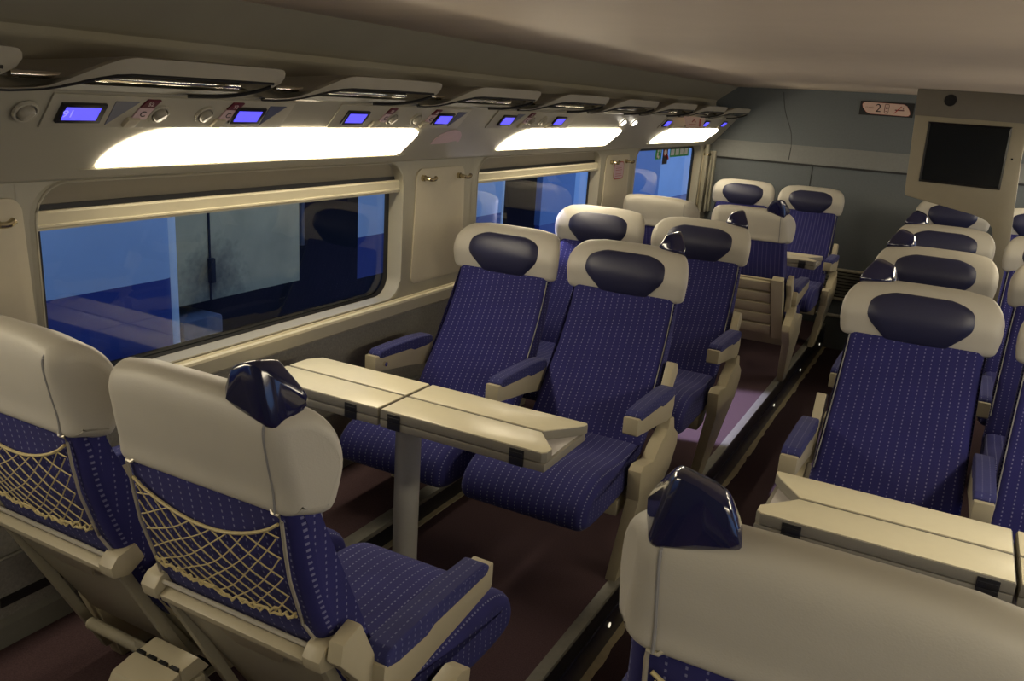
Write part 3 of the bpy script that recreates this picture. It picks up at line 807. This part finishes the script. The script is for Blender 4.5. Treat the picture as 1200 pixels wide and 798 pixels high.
def netwire_mesh(s):
    b = MB()
    for x in (s*.178,):
        P = [(x-s*.02, bsurf(.955)+.006, .953), (x-s*.012, bsurf(.95)+.012, .945), (x, bsurf(.94)+.012, .945)]+[(x+s*.002, bsurf(z)+.008, z) for z in (.93, .88, .82, .76, .72)]+[(x+s*.014, bsurf(.69)+.005, .69)]
        b.tube(P, .0034, 6)
    return b.mesh('net_wire', M['wire'])
def piping_mesh(s):
    """seam along the rear side edge of the headrest"""
    x = s*.172
    rear = catmull([(-.013, .945), (-.010, .985), (.002, 1.04), (.0095, 1.085), (.002, 1.105), (-.03, 1.118)], 5, False)
    return MB().tube([(x, p.x+.0005, p.y) for p in rear], .0024, 6).mesh('seam_piping', M['piping'])
def edge_piping(s):
    fr = catmull([(-.285, .52), (-.215, .63), (-.150, .755), (-.106, .868), (-.090, .938)], 5, False)
    return MB().tube([(s*.213*back_w(0, p.y), p.x+.006, p.y) for p in fr], .0024, 6).mesh('back_piping', M['piping'])

def head_w(y, z): return 1-.185*max(0, min(1, (y+.085)/.085))
def head_z(x, z): return .022*(abs(x)/.243)**5*max(0, (z-.95)/.18)
def back_w(y, z): return 1.03-.085*max(0, min(1, (z-.45)/.5))
def recline(me, straight):
    def fn():
        c = me.copy()
        for v in c.vertices:
            k = max(0, v.co.z-.45)/.65
            if straight: v.co.z += k*.018
            else: v.co.y += k*.075; v.co.z -= k*.020
        return c
    return cm(('rec', me.name, straight), fn)
def make_seat(kind, aisle, rear, loc, rz, label, group, straight=False):
    """kind 'aisle' or 'window'; aisle = local x direction of the aisle"""
    t = empty('train_seat', loc, rz); tag(t, label, 'seat', group)
    s = aisle
    obj('seat_cushion', cm('cush', lambda: loft_x('seat_cushion', CUSH, .229, .035, M['cushion'])), t)
    bk = obj('backrest', cm('back', lambda: loft_x('backrest', BACK, .220, .030, M['seat'], back_w)), t)
    obj('back_piping', cm(('ep', s), lambda: edge_piping(s)), bk)
    hd = obj('headrest', cm('head', lambda: loft_x('headrest', HEAD, .243, .024, M['leather'], head_w, 7, 6, .034, head_z)), t)
    obj('head_pad', cm('pad', pad_mesh), hd)['label'] = 'navy head pad'
    if rear:
        obj('seam_piping', cm(('sp', s), lambda: piping_mesh(s)), hd)
    if kind == 'aisle':
        if loc[1] < 6.5: obj('grab_handle', cm(('gh', s), lambda: handle_mesh(s)), t)
        obj('side_frame', cm(('sf', s), lambda: side_frame(s, s*.268)), t)
        obj('leg', cm(('leg', s), lambda: leg_mesh(s, s*.268)), t)
        obj('back_bracket', cm(('bb', s), lambda: bracket_mesh(s, s*.246)), t)
        arms = (s*.262, -s*.258)
    else:
        arms = (-s*.265,)
        obj('wall_bracket', cm(('wb', s), lambda: MB().hexa([(-s*.20-.03, -.42, .34), (-s*.20+.03, -.42, .34), (-s*.20+.03, -.28, .34), (-s*.20-.03, -.28, .34)], [(-s*.20-.022, -.46, .12), (-s*.20+.022, -.46, .12), (-s*.20+.022, -.36, .12), (-s*.20-.022, -.36, .12)]).mesh('wall_bracket', M['shell'], bevel=.004)), t)
    for x in arms:
        a = obj('armrest', cm(('ab', x), lambda: arm_body(x)), t)
        obj('arm_pad', cm(('ap', x), lambda: arm_pad(x)), a)
        if kind == 'window': obj('arm_button', cm(('bt', x), lambda: arm_button(x)), a)
    obj('back_shell', cm(('sh', rear), lambda: shell_mesh(rear)), t)
    if rear:
        g = rear == 2
        tr = obj('tray_table', cm(('tr', g), lambda: tray_mesh(g)), t)
        if not g:
            obj('tray_lip', cm('tl', tray_trim), tr); obj('tray_rod', cm('trod', tray_rod), tr); obj('lower_rod', cm('trod2', lower_rod), tr)
            for q in (-1, 1):
                obj('hinge_block', cm(('hb', q), lambda: clip_mesh(q)), t); obj('tray_arm', cm(('ta', q), lambda: strut_mesh(q)), tr)
            nn = obj('luggage_net', cm('net', net_mesh), t)
            for q in (-1, 1): obj('net_wire', cm(('nw', q), lambda: netwire_mesh(q)), nn)
    if True:
        for o in kids(t):
            if o.name.split('.')[0] in ('armrest', 'seat_cushion', 'side_frame', 'leg', 'wall_bracket', 'back_bracket'): continue
            for q in [o]+kids(o): q.data = recline(q.data, straight)
    return t

GL, GR = 'seats left of the aisle', 'seats right of the aisle'
XA, XW, RA, RW = -1.085, -1.61, -.06, .465
FZ = .0
make_seat('window', -1, 1, (-1.575, .90, 0), PI, 'near window seat at the left edge seen from behind, with cord net and tray', GL, True)
make_seat('aisle', -1, 1, (-1.045, .90, 0), PI, 'near left seat seen from behind, cord net, navy corner handle, armrest at right', GL, True)
make_seat('window', 1, 0, (XW, 3.03, 0), 0, 'window seat facing us behind the left table, beside the first full window', GL)
make_seat('aisle', 1, 0, (XA, 3.03, 0), 0, 'aisle seat facing us behind the left table, its whole cushion and leg showing', GL)
make_seat('window', 1, 0, (XW, 4.02, 0), 0, 'window seat facing us in second row, only its headrest and a strip of back showing', GL)
make_seat('aisle', 1, 0, (XA, 4.02, 0), 0, 'left aisle seat facing us in second row, behind the seat with the full cushion', GL)
make_seat('window', -1, 2, (XW, 4.95, 0), PI, 'far window seat turned away, plain beige headrest below the stickered window', GL)
make_seat('aisle', -1, 2, (XA+.03, 4.95, 0), PI, 'far aisle seat turned away, with ribbed beige back shell down to its leg', GL)
make_seat('window', 1, 0, (XW+.06, 6.82, 0), 0, 'window seat facing us against the end wall, in the left corner', GL)
make_seat('aisle', 1, 0, (XA+.05, 6.82, 0), 0, 'left aisle seat facing us against the end wall, beside the far table', GL)
rz0 = make_seat('aisle', 1, 1, (-.052, .90, 0), PI, 'nearest seat at the bottom right seen from behind, large beige headrest and navy fin handle', GR, True)
rz0.scale = (1.1, 1, 1)
make_seat('aisle', -1, 0, (RA, 3.03, 0), 0, 'right aisle seat facing us behind the right table, broad dotted back fully showing', GR)
make_seat('window', -1, 0, (RW, 3.03, 0), 0, 'right window seat by the right table, cut by the right edge of the photo', GR)
make_seat('aisle', -1, 0, (RA, 4.02, 0), 0, 'right aisle seat, second headrest from the front in the row', GR)
make_seat('window', -1, 0, (RW, 4.02, 0), 0, 'right window seat in second row, middle of the cut off headrests at the right edge', GR)
make_seat('aisle', -1, 0, (RA, 5.03, 0), 0, 'right aisle seat, third headrest from the front, just under the monitor', GR)
make_seat('window', -1, 0, (RW, 5.03, 0), 0, 'right window seat in third row, upper cut off headrest at the right edge', GR)
make_seat('aisle', -1, 0, (RA, 6.82, 0), 0, 'right aisle seat against the end wall, half hidden by the monitor panel', GR)
make_seat('window', -1, 0, (RW, 6.82, 0), 0, 'right window seat against the end wall, right of the monitor panel stem', GR)

# ------------------------------------------------------------------ tables
def make_table(loc, s, label):
    """local +x*s points to the aisle; origin on the floor under the middle joint"""
    t = empty('folding_table', loc); tag(t, label, 'table', 'folding tables between facing seats')
    X = lambda x: x*s
    zt = .72
    def slab(nm, P, z0, z1, m, parent, bev=.004):
        return MB().prism([(X(x), y, z0) for x, y in P], (0, 0, z1-z0)).obj(nm, m, parent, bevel=bev)
    for nm, (xa, xb) in (('inner', (-.475, -.004)), ('outer', (.004, .545))):
        low = slab('lower_leaf', [(xa, -.138), (xb-.0, -.138), (xb, .138), (xa, .138)], .664, .688, M['tedge'], t)
        if nm == 'outer':
            slab('inlay', [(xb-.10, -.12), (xb-.01, -.125), (xb-.01, .125), (xb-.10, .12)], .688, .6895, M['inlay'], low, 0)  # pale sheet paints in the reflection on the lower leaf
            fr = [(xa, -.138), (xb-.012, -.138), (xb, -.126), (xb, -.095), (xb-.018, -.075), (xb-.075, -.004), (xa, -.004)]
            re = [(xa, .004), (xb-.075, .004), (xb-.012, .09), (xb+.004, .120), (xb+.006, .134), (xb+.002, .138), (xa, .138)]
        else:
            fr = [(xa+.03, -.138), (xb, -.138), (xb, -.004), (xa, -.004), (xa, -.09)]
            re = [(xa, .004), (xb, .004), (xb, .138), (xa+.03, .138), (xa, .09)]
        for P in (fr, re):
            lf = slab('folding_leaf', P, .690, zt-.003, M['tedge'], t, .003)
            cx = sum(p[0] for p in P)/len(P); cy = sum(p[1] for p in P)/len(P)
            Q = [(cx+(x-cx)*.992, cy+(y-cy)*.975) for x, y in P]
            slab('leaf_surface', Q, zt-.004, zt, M['table'], lf, .002)
        hx = (xb-.10, ) if nm == 'inner' else (xa+.05, xb-.085)
        for h in hx:
            b = MB().box(X(h)-.022, X(h)+.022, -.1405, -.13, .664, .7115)
            b.box(X(h)-.020, X(h)+.020, -.1425, -.139, .675, .687).box(X(h)-.020, X(h)+.020, -.1425, -.139, .691, .703)
            b.obj('hinge', M['hinge'], t, bevel=.001)
    px_ = .0
    ry = .02
    b = MB(); N_ = 24
    ringp = [(X(px_)+.035*math.cos(2*PI*i/N_), ry+.05*math.sin(2*PI*i/N_)) for i in range(N_)]
    b.prism([(x, y, 0) for x, y in ringp], (0, 0, .64)); b.obj('post', M['post'], t, smooth=True)
    MB().prism([(X(px_)-.09, -.05, .664), (X(px_)-.09, -.05, .645), (X(px_)-.05, -.05, .625), (X(px_)+.05, -.05, .625), (X(px_)+.09, -.05, .645), (X(px_)+.09, -.05, .664)], (0, .14, 0)).obj('bracket', M['tedge'], t, bevel=.004)
    MB().box(X(px_)-.07, X(px_)+.07, ry-.08, ry+.08, 0, .012).obj('foot_plate', M['post'], t, bevel=.004)
    return t
make_table((-1.398, 2.03, 0), 1, 'cream folding table on a grey post beside the first full window')
make_table((.246, 2.03, 0), -1, 'cream folding table on the right, nearest the photographer')
make_table((-1.33, 5.9, 0), 1, 'small looking far folding table by the end wall, mostly hidden by seats')

# ------------------------------------------------------------------ waste bin and foot bar behind the near pair of seats
bn = empty('waste_bin', (-1.322, 1.03, .022)); bn.scale = (.80, 1, 1); tag(bn, 'beige waste bin with hinged lid hanging behind the near left seats', 'bin')
P = [(-.07, .36), (-.075, .30), (-.05, .10), (.06, .10), (.07, .36)]
MB().prism([(-.085, y, z) for y, z in P], (.17, 0, 0)).obj('body', M['shell'], bn, bevel=.015, seg=3)
MB().prism([(-.087, -.077, .362), (-.087, -.06, .392), (-.087, .0, .405), (-.087, .0, .365)], (.174, 0, 0)).obj('lid', M['shell'], bn, bevel=.008)
MB().prism([(-.083, .004, .365), (-.083, .004, .404), (-.083, .05, .41), (-.083, .08, .37)], (.166, 0, 0)).obj('back_flap', M['shell'], bn, bevel=.005)
b = MB()
for k in range(4): b.box(-.08+k*.042, -.052+k*.042, -.002, .006, .398, .407)
b.obj('hinge_gap', M['rubber'], bn)
fb = empty('foot_rest'); tag(fb, 'ribbed beige foot rest bar behind the near left window seat', 'foot rest')
P = []; R_ = []
for k in range(37):
    x = -1.665+k*.0066; P.append((x, 1.12, .335)); R_.append(.0135 if k % 2 else .0152)
MB().tube(P, R_, 12).obj('grip', M['shelldark'], fb)
MB().tube([(-1.666, 1.12, .335), (-1.671, 1.12, .335)], .0135, 12).obj('end_cap', M['shell'], fb)
MB().box(-1.50, -1.40, 1.108, 1.116, .30, .36).obj('mount_plate', M['shelldark'], fb, bevel=.003)
# wall outlet slots in the lower wall
vt = empty('wall_vent'); tag(vt, 'dark slotted heating vent low on the left wall by the near seats', 'vent')
b = MB()
for y in (.95, 1.12, 1.29): b.hexa([(-2.041, y, .235), (-2.041, y+.14, .235), (-2.036, y+.14, .265), (-2.036, y, .265)], [(-2.06, y, .235), (-2.06, y+.14, .235), (-2.06, y+.14, .265), (-2.06, y, .265)])
b.obj('slot', M['rubber'], vt)
structure(MB().tube([(-2.022, Y0, .385), (-2.022, YE, .385)], .006, 6).obj('trim_%d' % n, M['plinth'])); n += 1

# step lights
for y, lb in ((2.477, 'tiny bright step light in the aisle kerb, nearest one'), (5.234, 'tiny step light in the aisle kerb beside the second row legs'), (6.14, 'tiny step light in the aisle kerb beside the ribbed shell seat'), (6.99, 'tiny step light in the aisle kerb nearest the end wall')):
    o = MB().prism([(-.8195, y+.009*math.cos(a), -.128+.009*math.sin(a)) for a in [2*PI*i/12 for i in range(12)]], (.003, 0, 0)).obj('step_light', M['led']); tag(o, lb, 'step light', 'step lights along the aisle kerb')

# ------------------------------------------------------------------ monitor panel, sign and grille at the end
mo = empty('monitor_panel', (0, 0, 0)); tag(mo, 'taupe monitor housing hanging from the ceiling with a dark square screen', 'monitor')
yp = 5.88
P = [(-.375, 1.828), (-.345, 1.205), (-.335, 1.19)]
P += [(.06, 1.115), (.10, 1.103), (.14, 1.085), (.17, 1.05), (.188, .99), (.192, .90), (.192, 0), (.285, 0), (.285, .93), (.245, 1.45), (.235, 1.828)]
MB().prism([(x, yp, z) for x, z in P], (0, .07, 0)).obj('housing', M['tvshell'], mo, bevel=.006)
MB().prism([(-.378, yp-.012, 1.829), (-.371, yp-.012, 1.675), (.238, yp-.012, 1.665), (.234, yp-.012, 1.829)], (0, .012, 0)).obj('top_box', M['tvtop'], mo, bevel=.003)  # thin plate over the housing top, darker than the rest
b = MB()
O = [(-.285, 1.642), (-.277, 1.285), (.168, 1.277), (.163, 1.640)]; I = [(-.272, 1.630), (-.265, 1.297), (.156, 1.290), (.151, 1.628)]
b.add([(x, yp-.008, z) for x, z in O]+[(x, yp-.001, z) for x, z in I], [(i, (i+1) % 4, (i+1) % 4+4, i+4) for i in range(4)])
b.add([(x, yp-.008, z) for x, z in O]+[(x, yp, z) for x, z in O], [(i, (i+1) % 4, (i+1) % 4+4, i+4) for i in range(4)])
b.obj('bezel', M['bezelmetal'], mo, smooth=False)
MB().prism([(x, yp-.003, z) for x, z in I], (0, .003, 0)).obj('screen', M['screen'], mo, smooth=False)
MB().tube([(-.19, yp-.018, 1.772), (-.19, yp-.010, 1.772)], .034, 18).obj('round_lens', M['screen'], mo)
MB().tube([(.195, yp-.006, 1.46), (.195, yp, 1.46)], .006, 10).obj('button', M['screen'], mo)

sg = empty('class_sign', (0, 0, 0)); tag(sg, 'small dark end wall sign with figure 2, phone and no smoking symbols', 'sign')
ys = YE-.001
MB().box(-.845, -.465, ys-.008, ys, 1.665, 1.768).obj('backing', M['rubber'], sg)
P = [(-.828, 1.742), (-.822, 1.756), (-.80, 1.760), (-.54, 1.757), (-.515, 1.745), (-.492, 1.71), (-.486, 1.688), (-.495, 1.676), (-.515, 1.674), (-.765, 1.678), (-.795, 1.69), (-.822, 1.72)]
def grow(P, d):
    cx = sum(p[0] for p in P)/len(P); cz = sum(p[1] for p in P)/len(P)
    return [(cx+(x-cx)*(1+d*.35), cz+(z-cz)*(1+d)) for x, z in P]
MB().prism([(x, ys-.0095, z) for x, z in grow(P, .04)], (0, .001, 0)).obj('red_border', M['signred'], sg)
MB().prism([(x, ys-.0105, z) for x, z in P], (0, .001, 0)).obj('face', M['signpink'], sg)
R3, U3 = (1, 0, 0), (0, 0, 1)
text_obj('figure', '2', .085, M['text'], sg, (-.712, ys-.0112, 1.718), R3, U3)
text_obj('small_word', 'CLASSE', .017, M['redtag'], sg, (-.775, ys-.0112, 1.722), R3, U3)
b = MB()
b.tube([(-.668, ys-.0112, 1.745), (-.665, ys-.0112, 1.752), (-.640, ys-.0112, 1.750), (-.637, ys-.0112, 1.74), (-.640, ys-.0112, 1.685), (-.663, ys-.0112, 1.685), (-.667, ys-.0112, 1.695), (-.668, ys-.0112, 1.745)], .002, 5)
b.tube([(-.660, ys-.0112, 1.72), (-.652, ys-.0112, 1.74), (-.645, ys-.0112, 1.72), (-.660, ys-.0112, 1.72)], .002, 5).tube([(-.66, ys-.0112, 1.70), (-.645, ys-.0112, 1.70)], .002, 5)
b.obj('phone_symbol', M['redtag'], sg)
MB().box(-.594, -.530, ys-.0115, ys-.0108, 1.709, 1.717).box(-.540, -.535, ys-.0115, ys-.0108, 1.72, 1.735).obj('cigarette_symbol', M['redtag'], sg)
MB().prism([(-.60, ys-.013, 1.688), (-.592, ys-.013, 1.688), (-.548, ys-.013, 1.742), (-.556, ys-.013, 1.742)], (0, .001, 0)).obj('red_slash', M['signred'], sg)

gr = empty('heater_grille', (0, 0, 0)); tag(gr, 'low slatted grille with pale rails on the end wall past the aisle', 'grille')
b = MB()
for k in range(8): b.box(-1.05, -.10, YE-.035, YE-.01, .25+k*.025, .262+k*.025)
b.obj('slats', M['plinth'], gr, smooth=False)
MB().box(-1.05, -.10, YE-.012, YE-.002, .23, .46).obj('backing', M['rubber'], gr)
for z in (.46, .225, .085):
    MB().tube([(-1.06, YE-.03, z), (-.10, YE-.03, z)], .014, 10).obj('rail', M['pillar'], gr)

# ------------------------------------------------------------------ outside: another train standing on the next track
ex = -3.5
tr = empty('parked_coach', (0, 0, 0)); tag(tr, 'silver and blue coach side seen through the left part of the first window', 'train')
def coach(y0, y1, zmid, zbot, t, rounded=0):
    b = MB(); A = []; r = .10
    pr = [(ex-.25, 0)]
    pts = [(ex, y0), (ex, y1-r)]+[(ex-r+r*math.cos(a), y1-r+r*math.sin(a)) for a in [PI/2*i/6 for i in range(1, 7)]]+[(ex-.5, y1)]
    if rounded < 0: pts = [(ex, y0), (ex, y1)]
    b.strip([(x, y, zmid) for x, y in pts], [(x, y, 2.6) for x, y in pts]); b.obj('upper_side', M['etop'], t)
    MB().strip([(x, y, zbot) for x, y in pts], [(x, y, zmid) for x, y in pts]).obj('lower_side', M['elow'], t)
coach(-2.5, 3.0, .62, .24, tr)
MB().tube([(ex-.055, 2.968, .24), (ex-.055, 2.968, 2.6)], .048, 16).obj('corner_post', M['ecorner'], tr)  # upright pale strip, painted-in glint along the coach corner
MB().box(ex-.3, ex+.45, -2.5, 3.0, .10, .16).obj('footboard', M['eground'], tr, bevel=.01)
t2 = empty('parked_coach', (0, 0, 0)); tag(t2, 'blue coach side seen through the right end of the first window and second window', 'train')
coach(4.46, 6.50, .66, .38, t2)
MB().tube([(ex-.055, 6.468, .38), (ex-.055, 6.468, 2.6)], .048, 16).obj('corner_post', M['ecorner'], t2)
t3 = empty('parked_coach', (0, 0, 0)); tag(t3, 'blue coach side seen through the far stickered window', 'train')
for ya, yb, mu in ((7.2, 7.95, 'emid'), (7.95, 8.9, 'etop'), (8.9, 10.6, 'emid'), (10.6, 14, 'etop')):  # darker stretch of side paints in the teal reflection on the far window
    MB().box(ex-.06, ex, ya, yb, .47, 2.6).obj('upper_panel', M[mu], t3)
    MB().box(ex-.05, ex, ya, yb, 0, .47).obj('lower_panel', M['elow'], t3)
gp = empty('coach_end_cabinet', (0, 0, 0)); tag(gp, 'stained grey green metal cabinet between the coaches outside', 'cabinet')
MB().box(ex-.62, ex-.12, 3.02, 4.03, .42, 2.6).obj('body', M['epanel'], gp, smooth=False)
MB().box(ex-.118, ex-.112, 3.30, 3.312, .42, 2.6).obj('door_gap', M['edark'], gp)
MB().box(ex-.119, ex-.09, 3.29, 3.325, .52, .66).obj('latch', M['edark'], gp, bevel=.006)
cp = empty('coupling_hoses', (0, 0, 0)); tag(cp, 'dark gap with upright pipes between the coaches outside', 'pipe')
for y in (4.08, 4.16, 4.24, 4.31): MB().tube([(ex-.35, y, .55+.1*(y-4)), (ex-.35, y, 2.6)], .018, 8).obj('pipe', M['epipe'], cp)
structure(MB().box(ex-.85, ex-.8, -3, 14, -.29, 2.6).obj('wall_outside', M['edark'], smooth=False))  # added dark backing plate that fills the gap behind the coaches
MB().box(ex-.3, ex-.02, 3.03, 3.30, .22, .36).obj('buffer_step', M['epipe'], cp, bevel=.02)
structure(MB().box(-4.6, -2.2, -3, 14, -.5, -.3).obj('ground', M['eground'], smooth=False))

# ------------------------------------------------------------------ light
w = bpy.data.worlds.new('world'); SC.world = w; w.use_nodes = True
bg = w.node_tree.nodes['Background']; bg.inputs[0].default_value = (.32, .53, 1, 1); bg.inputs[1].default_value = 1.05
def area(name, loc, rot, sx, sy, e_, col):
    l = bpy.data.lights.new(name, 'AREA'); l.shape = 'RECTANGLE'; l.size = sx; l.size_y = sy; l.energy = e_; l.color = col
    o = bpy.data.objects.new(name, l); COL.objects.link(o); o.location = loc; o.rotation_euler = rot; return o
sl = bpy.data.lights.new('daylight_shaft', 'SPOT'); sl.energy = 1250; sl.color = (.72, .68, 1); sl.spot_size = math.radians(21); sl.spot_blend = .3; sl.shadow_soft_size = .05
so = bpy.data.objects.new('daylight_shaft', sl); COL.objects.link(so); so.location = (-3.1, 4.0, 2.0)
so.rotation_euler = (Vector((-.86, 4.48, 0))-so.location).to_track_quat('-Z', 'Y').to_euler()

SC.view_settings.view_transform = 'Standard'
SC.view_settings.look = 'None'
SC.view_settings.exposure = 0
SC.cycles.max_bounces = 10
SC.cycles.diffuse_bounces = 6
SC.cycles.transparent_max_bounces = 12
SC.cycles.use_denoising = True
